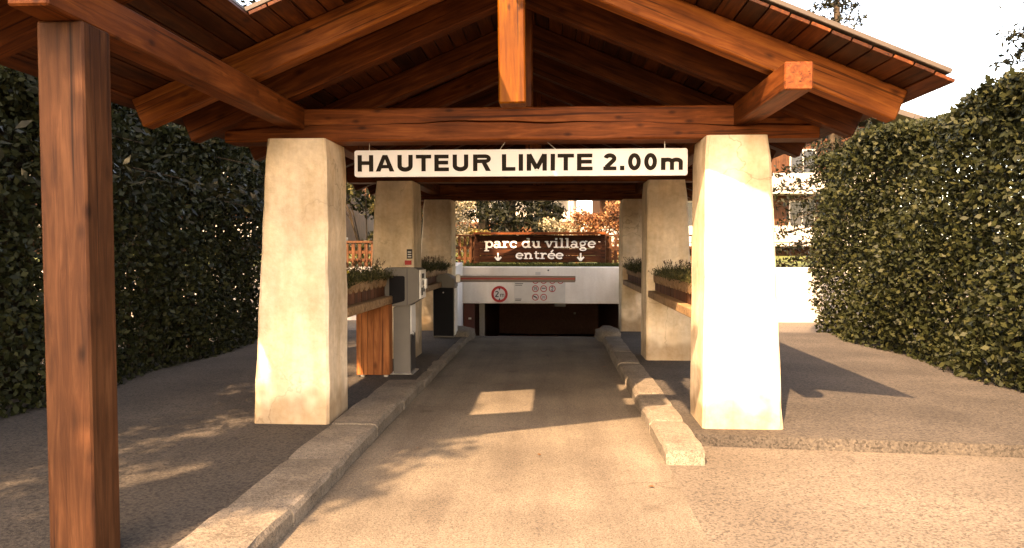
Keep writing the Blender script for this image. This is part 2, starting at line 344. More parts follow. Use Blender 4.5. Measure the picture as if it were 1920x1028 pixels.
# garage
g = thing('garage_entrance', (-.3, YG, -1.9), 'underground garage portal with wide white fascia over a dark opening', 'garage')
ZB, ZT = .19, 1.235
box('fascia', (XL-.24, YG, ZB), (XR+.24, YG+.3, ZT), M['fascia'], g, .012)
box('interior_wall', (XL-.4, YG+.31, -2.6), (XL-.1, 38, .9), M['garage'], g)
box('interior_wall', (XR+.1, YG+.31, -2.6), (XR+2.4, 38, .9), M['garage'], g)
box('rear_wall', (XL-.4, 38.01, -2.6), (XR+.4, 38.3, .9), M['garage'], g)
box('ceiling', (XL-.4, YG+.31, .34), (XR+.4, 38, .6), M['garage'], g)
box('floor', (XL-.4, YG+.31, -2.8), (XR+.4, 38, -2.42), M['garage'], g)
box('column', (-2.24, YG+.9, -2.5), (-2.08, YG+1.15, .338), M['white_wall'], g)
box('side_door', (XL-.02, YG+.35, -2.4), (-2.32, YG+.45, .3), M['maroon'], g)
box('door_plate', (-2.50, YG+.335, -.30), (-2.42, YG+.348, -.25), M['sign_white'], g, .001)
box('hanging_notice', (.0, YG+3.4, -.14), (.36, YG+3.44, -.03), M['notice'], g)
box('pipe_clip', (.62, YG+3, -.36), (.68, YG+3.05, -.30), M['notice'], g)

# ================================================================== PILLARS
XC = -.36; XI_L, XI_R = -2.07, 1.33
PY = [6.95, 11.28, 15.45]; PD = .68
def pillar(name, side, y, label):
    xi = XI_L if side < 0 else XI_R; z0, z1 = -.1, 2.72
    wt, wb = .56, .72
    bm = bmesh.new(); N = 14; rings = []
    for k in range(N+1):
        t = k/N; z = z0+(z1-z0)*t; w = wb+(wt-wb)*t
        xs = (xi, xi+side*w); ring = []
        c = .022
        e = .0 if k < N else .015
        pts = [(xs[0]+side*(c+e), y+e), (xs[1]-side*(c+e), y+e), (xs[1]-side*e, y+c+e), (xs[1]-side*e, y+PD-c-e), (xs[1]-side*(c+e), y+PD-e), (xs[0]+side*(c+e), y+PD-e), (xs[0]+side*e, y+PD-c-e), (xs[0]+side*e, y+c+e)]
        for px, py in pts:
            ring.append(bm.verts.new((px+random.gauss(0, .0025), py+random.gauss(0, .0025), z)))
        rings.append(ring)
    for r0, r1 in zip(rings, rings[1:]):
        for j in range(8): bm.faces.new((r0[j], r0[(j+1) % 8], r1[(j+1) % 8], r1[j]))
    bm.faces.new(rings[0]); bm.faces.new(rings[-1][::-1]); bmesh.ops.recalc_face_normals(bm, faces=bm.faces)
    o = bm_obj(name, bm, M['stucco']); return tag(o, label, 'pillar', 'rendered pillars carrying the canopy')
SIDE = {-1: 'ticket machine side of the lane', 1: 'side of the lane opposite the ticket machine'}
ORD = ['under the nearest tie beam, by the height limit sign', 'in the middle of its row, between two planters', 'last before the ramp']
for s, a in ((-1, ['tapered beige pillar under the height limit sign, at planter end away from ticket machine', 'tapered beige pillar standing right behind the ticket machine', 'tapered beige pillar standing right behind the barrier cabinet']),
             (1, ['sunlit tapered beige pillar at kerb end opposite the ticket machine', 'tapered beige pillar between two heather planters opposite the ticket machine', 'tapered beige pillar beside the rounded kerb end opposite the barrier cabinet'])):
    for k, y in enumerate(PY): pillar('pillar', s, y, a[k])

# ================================================================== TIMBER CANOPY
can = thing('timber_canopy', (XC, 10, 2.7), 'reddish brown open timber canopy roof with rafters over the entrance lane', 'canopy')
T = math.tan(R(22.6)); ZR = 3.92; RH = .24
def zund(x, z=ZR): return z-T*abs(x-XC)
EX = 2.95                                       # half width to the eaves
def cracked_beam(yc, k):
    """tie beam with worn edges and a long drying crack wandering along its front face"""
    L, w, h = 5.5, .32, .305; bm = bmesh.new(); N = 90; rings = []; ph = random.uniform(0, 6)
    for i in range(N+1):
        x = -L/2+L*i/N; zc = -.012+.030*math.sin(x*.9+ph)+.008*math.sin(x*4.1+ph*2)+.004*math.sin(x*11+ph)
        g = max(.0012, .0055+.004*math.sin(x*2.3+ph)); wob = .003*math.sin(x*3.1+ph)+.002*math.sin(x*7.7); b = .014+.006*math.sin(x*5+ph)
        f = -w/2+wob
        pr_ = [(f+b, -h/2), (f, -h/2+b), (f, zc-g), (f+.05, zc), (f-.003, zc+g), (f-.003, h/2-b), (f+b, h/2), (w/2-.012, h/2), (w/2, h/2-.012), (w/2, -h/2+.012), (w/2-.012, -h/2)]
        rings.append([bm.verts.new((x, py, pz)) for py, pz in pr_])
    for r0, r1 in zip(rings, rings[1:]):
        for j in range(len(r0)): bm.faces.new((r0[j], r0[(j+1) % len(r0)], r1[(j+1) % len(r0)], r1[j]))
    bm.faces.new(rings[0]); bm.faces.new(rings[-1][::-1]); bmesh.ops.recalc_face_normals(bm, faces=bm.faces)
    bm_obj('tie_beam', bm, M['timber_old'], can, Matrix.Translation((XC, yc, 2.72+.1535)))
for k, y in enumerate(PY):
    yc = y+.40
    cracked_beam(yc, k)
    if k: beam('king_post', (XC+.04, yc, 3.028), (XC+.04, yc, 4.05), .24, .22, M['timber'], can, up=(0, 1, 0))
beam('king_post', (XC+.05, PY[0]+.40, 3.028), (XC+.05, PY[0]+.40, 4.05), .20, .22, M['timber'], can, up=(0, 1, 0))
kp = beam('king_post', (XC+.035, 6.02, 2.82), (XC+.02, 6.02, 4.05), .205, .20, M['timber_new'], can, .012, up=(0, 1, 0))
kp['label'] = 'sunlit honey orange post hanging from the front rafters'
def rafter_pair(y, w=.15, mat='timber', h=RH):
    for s in (-1, 1):
        if s > 0 and y < 5: continue
        e = Vector((XC+s*EX, y, ZR-T*EX)); r = Vector((XC+s*.005, y, ZR))
        up = Vector((s*T, 0, 1)).normalized(); off = up*h/2
        beam('rafter', r+off, e+off, w, h, M[mat], can, .010, up=up)
RY = [4.15, 6.2, 6.98, 8.5, 9.65, 10.7, 11.7, 12.8, 13.9, 15.0, 16.1, 17.2, 18.3, 19.4, 20.2]
for y in RY: rafter_pair(y+random.uniform(-.03, .03), .16, 'timber_front_lit' if y == 6.2 else 'timber')
for s in (-1, 1):                              # wall plates along the pillars, and timber posts of the front strip
    x = XC+s*2.08
    beam('wall_plate', (x, 3.5 if s < 0 else 5.62, 2.935), (x, 7.18, 2.935), .20, .20, M['timber_old'], can)
    beam('wall_plate', (x, 7.52, 2.935), (x, 11.51, 2.935), .20, .20, M['timber_old'], can)
    beam('wall_plate', (x, 11.85, 2.935), (x, 15.68, 2.935), .20, .20, M['timber_old'], can)
    if s < 0: beam('front_post', (x, 3.85, .10), (x, 3.85, 2.833), .24, .24, M['timber_post'], can, up=(0, 1, 0))
beam('ridge_beam', (XC+.25, 3.45, 3.98), (XC+.25, 5.9, 3.98), .14, .18, M['timber_old'], can)
prism('gable_panel', [(XC-2.6, 3.03), (XC+2.6, 3.03), (XC+2.0, ZR-T*2.0), (XC, ZR-.01), (XC-2.0, ZR-T*2.0)], 'Y', 15.93, 15.96, M['deck'], can)
# deck boards: run along the building, seen from below between the rafters
off = RH+.001
BW = .155
def deck_board(s, d0, y0, y1, lift):
    up = Vector((s*T, 0, 1)).normalized(); dn = Vector((s, 0, -T)).normalized()
    c = Vector((XC, 0, ZR)) + up*(off+.014+lift) + dn*(d0+BW/2-.004)
    beam('deck_board', c+Vector((0, y0+.003, 0)), c+Vector((0, y1-.003, 0)), BW-.012, .026, M['deck'], can, .003, up=up)
def front_y(x): return 3.50+.19*(min(x, XC)+2.8)  # unseen front edge, slanted to set the shadow line on the lane
nb = int(EX/math.cos(math.atan(T))/BW)+2
for s in (-1, 1):
    for i in range(nb):
        d0 = -.092+i*BW; xm = s*(d0+BW/2)*math.cos(math.atan(T))
        # front strip, open bay, then the closed roof (unseen openings, set board by board to steer the sun patches)
        x = XC+xm
        if s < 0 and -2.14 < x < -1.60: spans = [(front_y(x)+.02, 4.24), (5.58, 9.0)]
        elif s < 0 and -.77 < x: spans = [(front_y(x)+.02, 4.24), (5.55 if x < -.42 else 5.28, 9.0)]
        elif s > 0: spans = ([(front_y(x)+.02, 4.24)] if x < .02 else [])+[(5.62 if x > -.1 else 5.28, 9.0)]
        else: spans = [(front_y(x)+.02, 9.0)]
        y = 9.0+random.choice([0, .6, 1.2, -.35]); spans[-1] = (spans[-1][0], y)
        while y < 20.6:  # rear overhang carried on, out of view, to shade fascia and name board
            y2 = min(20.75, y+random.choice([2.3, 3.45, 4.6]));
            if 20.75-y2 < .8: y2 = 20.75
            spans.append((y, y2)); y = y2 if y2 < 20.6 else 99
        for a, b in spans: deck_board(s, d0, a, b, random.uniform(0, .006))
for s in (-1, 1):                              # outer roof covering in the same bays, barge boards
    up = Vector((s*T, 0, 1)).normalized(); dn = Vector((s, 0, -T)).normalized(); L = EX/math.cos(math.atan(T))+.06
    def slant_cover(d0, d1, ya, yb_, y1):
        c = Vector((XC, 0, ZR))+up*(off+.045); t_ = up*.035
        q = [c+dn*d0+Vector((0, ya, 0)), c+dn*d1+Vector((0, yb_, 0)), c+dn*d1+Vector((0, y1, 0)), c+dn*d0+Vector((0, y1, 0))]
        mesh_obj('roof_cover', q+[p_+t_ for p_ in q], [(0, 1, 2, 3), (7, 6, 5, 4), (0, 4, 5, 1), (1, 5, 6, 2), (2, 6, 7, 3), (3, 7, 4, 0)], M['roof_metal'], can)
    def cover(d0, d1, y0, y1):
        c = Vector((XC, 0, ZR))+up*(off+.062); a = c+dn*d0; b = c+dn*d1
        beam('roof_cover', a+Vector((0, (y0+y1)/2, 0)), b+Vector((0, (y0+y1)/2, 0)), y1-y0, .035, M['roof_metal'], can, .004, up=up)
    slant_cover(-.125, L if s < 0 else .36, front_y(XC), front_y(XC+s*(L if s < 0 else .36)), 4.235); cover(-.125, L, 5.60, 20.80)
    k = math.cos(math.atan(T))
    if s < 0:
        cover((.77+XC)/k, (1.60+XC)/k, 4.24, 5.595); cover((2.14+XC)/k, L, 4.24, 5.595)
        cover(-.125, .06, 5.28, 5.595)
    if s > 0: cover(-.125, .26, 5.28, 5.595)
    e0 = Vector((XC+s*.004, front_y(XC)-.02, ZR))+up*.16; e1 = Vector((XC+s*(EX+.05), front_y(XC-EX)-.02, ZR-T*(EX+.05)))+up*.16
    if s < 0: beam('barge_board', e0, e1, .035, .30, M['timber_old'], can, .004, up=up)

# ================================================================== LETTERING
def stroke_mesh(bm, pts, w, z0, depth, closed=False):
    if w == 0:                                # a plain polygon
        A = [bm.verts.new((p[0], p[1], z0+depth)) for p in pts]; B = [bm.verts.new((p[0], p[1], z0)) for p in pts]
        bm.faces.new(A)
        for i in range(len(pts)): bm.faces.new((A[i], B[i], B[(i+1) % len(pts)], A[(i+1) % len(pts)]))
        return
    n = len(pts); P = [Vector((p[0], p[1])) for p in pts]; Lr = []
    for i in range(n):
        a = P[i-1] if (i > 0 or closed) else None; b = P[(i+1) % n] if (i < n-1 or closed) else None
        d1 = (P[i]-a).normalized() if a is not None else None; d2 = (b-P[i]).normalized() if b is not None else None
        if d1 is None: d1 = d2
        if d2 is None: d2 = d1
        nrm = Vector((-(d1+d2).y, (d1+d2).x)); nrm = nrm.normalized() if nrm.length > 1e-6 else Vector((-d1.y, d1.x))
        c = max(.45, nrm.dot(Vector((-d1.y, d1.x))))
        Lr.append((P[i]+nrm*w/2/c, P[i]-nrm*w/2/c))
    rows = [[bm.verts.new((l.x, l.y, z0+depth)) for l in lr]+[bm.verts.new((l.x, l.y, z0)) for l in lr] for lr in Lr]
    for i in range(n if closed else n-1):
        r0, r1 = rows[i], rows[(i+1) % n]
        bm.faces.new((r0[0], r0[1], r1[1], r1[0])); bm.faces.new((r0[0], r1[0], r1[2], r0[2])); bm.faces.new((r0[1], r0[3], r1[3], r1[1]))
    if not closed:
        for r in (rows[0], rows[-1]): bm.faces.new((r[0], r[1], r[3], r[2]))
def arc(cx, cy, rx, ry, a0, a1, n=16): return [(cx+rx*math.cos(R(a0+(a1-a0)*k/n)), cy+ry*math.sin(R(a0+(a1-a0)*k/n))) for k in range(n+1)]
def ell(cx, cy, rx, ry, n=24): return arc(cx, cy, rx, ry, 0, 360-360/n, n-1)
def lettering(name, strokes, depth, mat, parent, mw, step=.00012):
    """strokes: (points, width[, closed])"""
    bm = bmesh.new()
    for i, s in enumerate(strokes): stroke_mesh(bm, s[0], s[1], 0, depth+i % 9*step, len(s) > 2 and s[2])
    bmesh.ops.recalc_face_normals(bm, faces=bm.faces)
    return bm_obj(name, bm, mat, parent, mw)
def facing(loc):                               # local x -> world X, local y -> world Z, local z -> towards the camera (-Y)
    m = Matrix(((1, 0, 0), (0, 0, -1), (0, 1, 0))).to_4x4(); m.translation = Vector(loc); return m
# capitals for the height limit sign, drawn in a box l..r wide, 0..1 high, in pixels of the photograph
def cap(ch, l, r, H=31.0, w=8.2):
    k = w/2; a, b = l+k, r-k; h = w*.86; q = h/2; mid = (l+r)/2; O = []
    if ch == 'H': O = [([(a, 0), (a, H)], w), ([(b, 0), (b, H)], w), ([(a, H*.52), (b, H*.52)], h)]
    if ch == 'A': O = [([(l, 0), (l+9, 0), (mid, H-8), (mid+4.6, H), (mid-4.6, H)], 0), ([(r-9, 0), (r, 0), (mid+4.6, H), (mid, H-8)], 0), ([(l+9, 9.2), (r-9, 9.2)], h*.9)]
    if ch == 'U': O = [([(a, H)]+arc(mid, 10.5, mid-a, 10.5-q, 180, 360, 14)+[(b, H)], w)]
    if ch == 'T': O = [([(mid, 0), (mid, H-h)], w), ([(l, H-q), (r, H-q)], h)]
    if ch == 'E': O = [([(a, 0), (a, H)], w), ([(a, q), (r, q)], h), ([(a, H*.52), (r-1.5, H*.52)], h), ([(a, H-q), (r-.5, H-q)], h)]
    if ch == 'R': O = [([(a, 0), (a, H)], w), ([(a, H-q), (r-11, H-q)]+arc(r-11, H-8.2, 7.4, 8.2-q, 80, -80, 12)+[(r-11, H-16.4+q), (a, H-16.4+q)], h), ([(r-17.5, H-15.5), (r-8.5, H-15.5), (r, 0), (r-9.6, 0)], 0)]
    if ch == 'L': O = [([(a, 0), (a, H)], w), ([(a, q), (r, q)], h)]
    if ch == 'I': O = [([(mid, 0), (mid, H)], w)]
    if ch == 'M': O = [([(a, 0), (a, H)], w), ([(b, 0), (b, H)], w), ([(a+.5, H-1), (mid, 4)], w), ([(b-.5, H-1), (mid, 4)], w), ([(mid-4, .1), (mid+4, .1)], .2)]
    if ch == '2': O = [(arc(mid, H-9.3, mid-a, 9.3-q, 170, -35, 16)+[(a+1, q+2)], w*.95), ([(l, q), (r, q)], h)]
    if ch == '.': O = [([(mid, 0), (mid, w)], w)]
    if ch == '0': O = [(ell(mid, H/2, mid-a, H/2-q), w*.95, True)]
    if ch == 'm':
        x = 22.5; O = [([(a, 0), (a, x)], w)]
        c1 = (a+mid)/2; O += [([(a, x-9)]+arc(c1, x-8, c1-a, 8-q, 180, 0, 12)+[(mid, 0)], w*.92)]
        c2 = (mid+b)/2; O += [([(mid, x-9)]+arc(c2, x-8, c2-mid, 8-q, 180, 0, 12)+[(b, 0)], w*.92)]
    return O
ys = PY[0]+.40
SP = 7.33/F                                    # metres per photograph pixel on the sign
sg = thing('height_limit_sign', ((972-1040)*SP, ys-.02, 2.39), 'long white board hung from tie beam reading HAUTEUR LIMITE 2.00m', 'sign')
x0, x1 = (662-1040)*SP, (1284.5-1040)*SP; z0, z1 = 2.402, 2.654
rr = .022; pl = []
for cx, cz, a0 in ((x1-rr, z1-rr, 0), (x0+rr, z1-rr, 90), (x0+rr, z0+rr, 180), (x1-rr, z0+rr, 270)): pl += arc(cx, cz, rr, rr, a0, a0+90, 5)
prism('board', pl, 'Y', ys-.018, ys+.018, M['sign_white'], sg)
pr = [('H', 668, 698), ('A', 702.5, 738), ('U', 744, 773), ('T', 779, 808), ('E', 814, 841.5), ('U', 848.5, 878), ('R', 887, 920.5), ('L', 941, 966.5), ('I', 973, 980.2), ('M', 987.5, 1025), ('I', 1032.5, 1039.7), ('T', 1045, 1075.4), ('E', 1081, 1110), ('2', 1129.6, 1154), ('.', 1161, 1168), ('0', 1175, 1199), ('0', 1204.7, 1228.6), ('m', 1235.8, 1276)]
for ch, l, r in pr:
    stro = [([((px-l)*SP, py*SP) for px, py in st[0]], st[1]*SP)+tuple(st[2:]) for st in cap(ch, l, r)]
    lettering('letter', stro, .003, M['sign_ink'], sg, facing(((l-1040)*SP, ys-.0181, 2.452)))
for xx in (690, 935, 1045, 1243):              # hanging hooks and wires
    X = (xx-1040)*SP
    bm = bmesh.new(); dxx = {935: .06, 1045: -.10}.get(xx, 0)
    tube_into(bm, [Vector((X, ys, 2.64)), Vector((X+dxx, ys, 2.725))], [.004, .004], 6); bm_obj('hanger', bm, M['metal'], sg)
# slab serif alphabet, x-height 1
def slab(ch):
    v, t, s = .27, .17, .15
    E = [(arc(.47, .5, .40, .43, 2, 318, 20), .22), ([(.12, .52), (.84, .52)], .13)]
    D = {'p': (1.0, [([(.24, -.46), (.24, 1)], v), (ell(.60, .5, .34, .43), .22, True), ([(0, .93), (.3, .93)], s), ([(-.03, -.46), (.55, -.46)], s)]),
         'a': (1.02, [(ell(.38, .28, .28, .24), .18, True), ([(.74, 0), (.74, .62)]+arc(.46, .66, .28, .28, 15, 165, 10), .22), ([(.7, .07), (1.0, .07)], s)]),
         'r': (.86, [([(.26, 0), (.26, 1)], v), ([(0, .93), (.3, .93)], s), ([(0, .07), (.56, .07)], s), ([(.3, .6), (.42, .84), (.6, .92), (.8, .80)], .2)]),
         'c': (.88, [(arc(.45, .5, .38, .43, 40, 320, 18), .23), ([(.66, .72), (.82, .72)], .2)]),
         'd': (1.08, [(ell(.40, .5, .34, .43), .22, True), ([(.78, 0), (.78, 1.45)], v), ([(.52, 1.38), (.8, 1.38)], s), ([(.78, .07), (1.06, .07)], s)]),
         'u': (1.12, [([(.24, 1), (.24, .36)]+arc(.52, .36, .28, .29, 180, 330, 8), v*.9), ([(.82, 0), (.82, 1)], v), ([(0, .93), (.3, .93)], s), ([(.56, .93), (.85, .93)], s), ([(.82, .07), (1.1, .07)], s)]),
         'v': (1.0, [([(.18, .98), (.5, .05)], .25), ([(.84, .98), (.5, .05)], .19), ([(-.04, .93), (.40, .93)], s), ([(.62, .93), (1.04, .93)], s)]),
         'i': (.62, [([(.31, 0), (.31, 1)], v), ([(.03, .93), (.33, .93)], s), ([(0, .07), (.62, .07)], s), ([(.31, 1.2), (.31, 1.47)], .28)]),
         'l': (.62, [([(.31, 0), (.31, 1.45)], v), ([(.03, 1.38), (.33, 1.38)], s), ([(0, .07), (.62, .07)], s)]),
         'g': (1.0, [(ell(.42, .62, .29, .29), .2, True), (ell(.45, -.22, .36, .19), .16, True), ([(.2, .36), (.16, .2), (.3, .08), (.7, .0)], .16), ([(.66, .84), (.78, .98), (.98, .92)], .17)]),
         'e': (.92, E), 'é': (.92, E+[([(.38, 1.14), (.68, 1.5)], .2)]),
         'n': (1.16, [([(.26, 0), (.26, 1)], v), ([(.3, .62)]+arc(.58, .62, .28, .30, 165, 0, 8)+[(.86, 0)], v*.9), ([(0, .93), (.3, .93)], s), ([(0, .07), (.52, .07)], s), ([(.62, .07), (1.12, .07)], s)]),
         't': (.74, [([(.3, 1.3), (.3, .32)]+arc(.52, .30, .22, .22, 180, 320, 7), .23), ([(.04, .93), (.68, .93)], s)])}
    return D[ch]
def word(txt, l, r, H, gap=.06):
    tot = sum(slab(c)[0]+gap for c in txt)-gap; k = (r-l)/tot; x = 0; out = []
    for c in txt:
        wd, ss = slab(c)
        out.append([([(l+(x+px)*k, py*H) for px, py in st[0]], st[1]*(k+H)/2)+tuple(st[2:]) for st in ss])
        x += wd+gap
    return out

# ================================================================== CAR PARK NAME BOARD above the garage
yb = 22.75; SB = (yb*.998)/F
nb_ = thing('car_park_sign', (-.2, yb, 1.22), 'brown plank board above the garage reading parc du village entrée', 'sign')
def bx_(px): return (px-1040)*SB
def bz_(py): return 1.7+(470-py)*SB
zr0, zr1 = bz_(492), bz_(441); npl = 4
for k in range(npl):
    a = zr0+(zr1-zr0)*k/npl; b = zr0+(zr1-zr0)*(k+1)/npl
    ddy = random.uniform(-.006, .006)
    beam('plank', (bx_(896), yb+.03+ddy, (a+b)/2), (bx_(1128), yb+.03+ddy, (a+b)/2), .05, b-a-.008, M['board'], nb_, .006)
for px in (894, 1130): box('post', (bx_(px)-.07, yb-.0, .9), (bx_(px)+.07, yb+.16, zr1+.02), M['board'], nb_)
beam('cap_board', (bx_(889), yb-.02, zr1+.05), (bx_(1134), yb-.02, zr1+.05), .34, .05, M['timber'], nb_, .006)
beam('cap_fascia', (bx_(889), yb-.205, zr1+.045), (bx_(1134), yb-.205, zr1+.045), .025, .075, M['timber'], nb_, .004)
L1 = word('parc', 908, 970, 12.2)+word('du', 979, 1014.5, 12.2)+word('village', 1022, 1116, 12.2)
L2 = word('entrée', 967, 1056, 11.0)
def to_m(ss, base): return [([((px-1040)*SB, (py+base)*SB) for px, py in st[0]], st[1]*SB)+tuple(st[2:]) for st in ss]
up1, up2 = 470-464.6, 470-485.6
arr = []
for ax in (933.5, 1088.5):
    arr += [[([(ax, 14), (ax, 3)], 3.0), ([(ax-6, 6.5), (ax, 0)], 3.2), ([(ax+6, 6.5), (ax, 0)], 3.2), ([(ax-3, 3.5), (ax+3, 3.5)], 3.0)]]
for grp, base, nm in ((L1, up1, 'letter'), (L2, up2, 'letter'), (arr, 470-488.5, 'arrow')):
    for gl in grp: lettering(nm, to_m(gl, base), .012, M['cream_paint'], nb_, facing((0, yb-.006, 1.7)), .0004)

P = np.stack([rng.uniform(XL, XR, 5200), rng.uniform(YG+.32, YG+.70, 5200), 1.215+rng.uniform(0, .07, 5200)], 1)
M['grass'] = leaf('grass blades', [(0, (.03, .04, .010)), (.6, (.06, .075, .02)), (1, (.11, .12, .035))], .3)
m_ = leaves_mesh('grass', P, .085, .12, up=1.6); m_.materials.append(M['grass'])
tag(put(bpy.data.objects.new('grass', m_)), 'strip of short green grass between the fascia and the name board', 'grass', kind='stuff')

# ================================================================== ROUND SIGNS AND NOTICE on the fascia
yf = YG; SG = YG/F
def gx(px): return (px-1040)*SG
def gz(py): return 1.7+(470-py)*SG
def disc(name, x, z, r, y, mat, parent, th=.006, n=40):
    bm = bmesh.new(); A = [bm.verts.new((x+r*math.cos(2*math.pi*k/n), y, z+r*math.sin(2*math.pi*k/n))) for k in range(n)]
    B = [bm.verts.new((v.co.x, y-th, v.co.z)) for v in A]; bm.faces.new(A); bm.faces.new(B[::-1])
    for k in range(n): bm.faces.new((A[k], B[k], B[(k+1) % n], A[(k+1) % n]))
    bmesh.ops.recalc_face_normals(bm, faces=bm.faces); return bm_obj(name, bm, mat, parent)
rs = thing('round_height_sign', (gx(936.5), yf, gz(552)), 'large round red rimmed road sign reading 2 m on the garage fascia', 'sign')
disc('plate', gx(936.5), gz(552), 15.4*SG, yf-.012, M['sign_white'], rs)
lettering('rim', [([(gx(936.5)+13.2*SG*math.cos(t), gz(552)+13.2*SG*math.sin(t)) for t in np.linspace(0, 2*math.pi, 40, endpoint=False)], 4.6*SG, True)], .004, M['red'], rs, facing((0, yf-.0185, 0)))
c0 = (936.5, 552)
st = [(arc(-5, 2.8, 2.6, 2.4, 165, -40, 10)+[(-7.6, -4.4)], 1.7), ([(-8, -4.6), (-1.6, -4.6)], 1.6),
      ([(2, -5), (2, .5)], 1.2), ([(2, -1.2)]+arc(3.6, -1.2, 1.6, 1.5, 170, 0, 6)+[(5.2, -5)], 1.1), ([(5.2, -1.2)]+arc(6.8, -1.2, 1.6, 1.5, 170, 0, 6)+[(8.4, -5)], 1.1),
      ([(-1.8, 10.6), (1.8, 10.6)], 1.0), ([(-1.1, 9.6), (1.1, 9.6)], 1.0), ([(0, 10), (0, 7.2)], .9), ([(-1.8, -10.6), (1.8, -10.6)], 1.0), ([(-1.1, -9.6), (1.1, -9.6)], 1.0), ([(0, -10), (0, -7.2)], .9)]
for nm, sub in (('numeral', st[:2]), ('letter', st[2:5]), ('arrow', st[5:8]), ('arrow', st[8:])):
    lettering(nm, [([(gx(936.5)+px*SG, gz(552)+py*SG) for px, py in s_[0]], s_[1]*SG) for s_ in sub], .004, M['sign_ink'], rs, facing((0, yf-.0185, 0)), .0002)
nt = thing('rules_notice', (gx(1012), yf, gz(567)), 'pale rectangular notice plate with rows of small prohibition roundels on the fascia', 'sign')
box('plate', (gx(964), yf-.014, gz(567.5)), (gx(1060), yf-.004, gz(520)), M['notice'], nt, .002)
def roundel(px, py, ink):
    X, Z = gx(px), gz(py); r = 6.2*SG
    p = disc('roundel', X, Z, r, yf-.0145, M['sign_white'], nt, .003, 24)
    lettering('rim', [([(X+5.6*SG*math.cos(t), Z+5.6*SG*math.sin(t)) for t in np.linspace(0, 2*math.pi, 24, endpoint=False)], 1.5*SG, True)], .002, M['red'], p, facing((0, yf-.018, 0)))
    lettering('symbol', [([(X+a*SG, Z+b*SG) for a, b in s_[0]], s_[1]*SG)+tuple(s_[2:]) for s_ in ink], .0026, M['sign_ink'], p, facing((0, yf-.018, 0)))
n15 = [([(-2, -2.8), (-2, 2.8), (-3, 2)], 1.0), ([(3, 2.7), (.6, 2.7), (.5, .5)]+arc(1.4, -1, 1.5, 1.6, 90, -160, 8), 1.0)]
n2 = [(arc(0, 1.2, 1.7, 1.5, 165, -40, 8)+[(-1.8, -2.6), (2, -2.6)], .9), ([(0, 4.6), (0, 3.2)], 1.6), ([(0, -4.6), (0, -3.4)], 1.6)]
bar_ = [([(-3.8, 1), (3.8, 1)], 1.7)]
car_ = [([(-3.6, .6), (-1, 1.4), (1, -.2), (3, -1)], 2.0), ([(-3.8, 3.6), (3.8, -3.6)], .8)]
num20 = [(arc(-1.8, 1, 1.2, 1.1, 165, -40, 6)+[(-3, -1.8), (-.6, -1.8)], .7), (ell(1.6, 0, 1.1, 1.9, 12), .7, True)]
for px, py, ink in ((1004, 526, car_), (1019.5, 526, bar_), (1035.5, 526, num20), (1051, 526, bar_), (1004, 541.5, n15), (1019.5, 541.5, bar_), (1035.5, 541.5, n2), (1004, 557.5, car_), (1019.5, 557.5, num20)): roundel(px, py, ink)
for z_, a_, b_ in ((532, 966, 981), (535, 966, 979), (561, 966, 978), (563.5, 966, 977)):
    box('text_line', (gx(a_), yf-.0165, gz(z_+.6)), (gx(b_), yf-.0135, gz(z_-.5)), M['sign_ink'], nt, 0)
tag(box('small_plate', (gx(1004), yf-.012, gz(516)), (gx(1013.5), yf-.002, gz(510)), M['notice'], None, .002), 'tiny grey plate on the white fascia above the barrier arm', 'plate')
o = disc('wall_bolt', gx(1028), gz(507), .022, yf+.0, M['black'], None, .02, 14); tag(o, 'small dark bolt head on the white garage fascia', 'bolt')

# ================================================================== TICKET MACHINE
tm = thing('ticket_machine', (-1.95, 10.0, .10), 'grey ticket machine with dark side panel and white control face beside the lane', 'ticket machine')
prism('pedestal', [(-2.08, .10), (-1.86, .10), (-1.86, 1.02), (-2.08, .97)], 'Y', 9.86, 10.22, M['machine_grey'], tm, .008)
box('base_plate', (-2.12, 9.82, .10), (-1.82, 10.26, .116), M['metal'], tm)
hd = prism('head', [(-2.19, .98), (-1.88, .99), (-1.735, 1.07), (-1.735, 1.45), (-1.78, 1.475), (-2.19, 1.475)], 'Y', 9.80, 10.30, M['machine_grey'], tm, .012)
dp = prism('side_panel', [(-2.115, 1.0), (-1.925, 1.055), (-1.915, 1.08), (-1.915, 1.36), (-1.93, 1.375), (-2.115, 1.375)], 'Y', 9.786, 9.799, M['machine_dark'], hd, .002)
box('door_seam', (-1.888, 9.7975, 1.0), (-1.882, 9.8003, 1.47), M['black'], hd, 0)
cf = box('control_face', (-1.7345, 9.84, 1.08), (-1.722, 10.27, 1.45), M['machine_white'], hd, .003)
for (a, b, c, d, m_) in ((9.95, 10.10, 1.34, 1.40, 'machine_dark'), (10.0, 10.12, 1.25, 1.31, 'machine_grey'), (9.92, 9.99, 1.12, 1.22, 'machine_dark'), (10.06, 10.14, 1.16, 1.24, 'machine_dark')):
    box('slot', (-1.7225, a, c), (-1.714, b, d), M[m_], cf, .001)
box('slot_hood', (-1.7215, 10.10, 1.20), (-1.69, 10.20, 1.33), M['machine_white'], cf)
fp = box('front_panel', (-1.8595, 9.88, .62), (-1.850, 10.20, .99), M['machine_white'], tm, .002)
box('kick_panel', (-1.8595, 9.88, .14), (-1.852, 10.20, .60), M['black'], tm, .002)
bm = bmesh.new(); tube_into(bm, [Vector((-1.850, 10.0, .62)), Vector((-1.838, 10.0, .62))], [.03, .03], 14); bm_obj('lock', bm, M['metal'], tm)
lt = thing('warning_plate', (-1.9, 11.2, 1.5), 'small dark lettered plate on the pillar above the ticket machine', 'plate')
box('plate', (XI_L-.10, 11.262, 1.58), (XI_L-.018, 11.276, 1.72), M['black'], lt, .002)
for zz in (1.60, 1.635, 1.67): box('text_line', (XI_L-.085, 11.2605, zz), (XI_L-.032, 11.263, zz+.016), M['sign_white'], lt, 0)
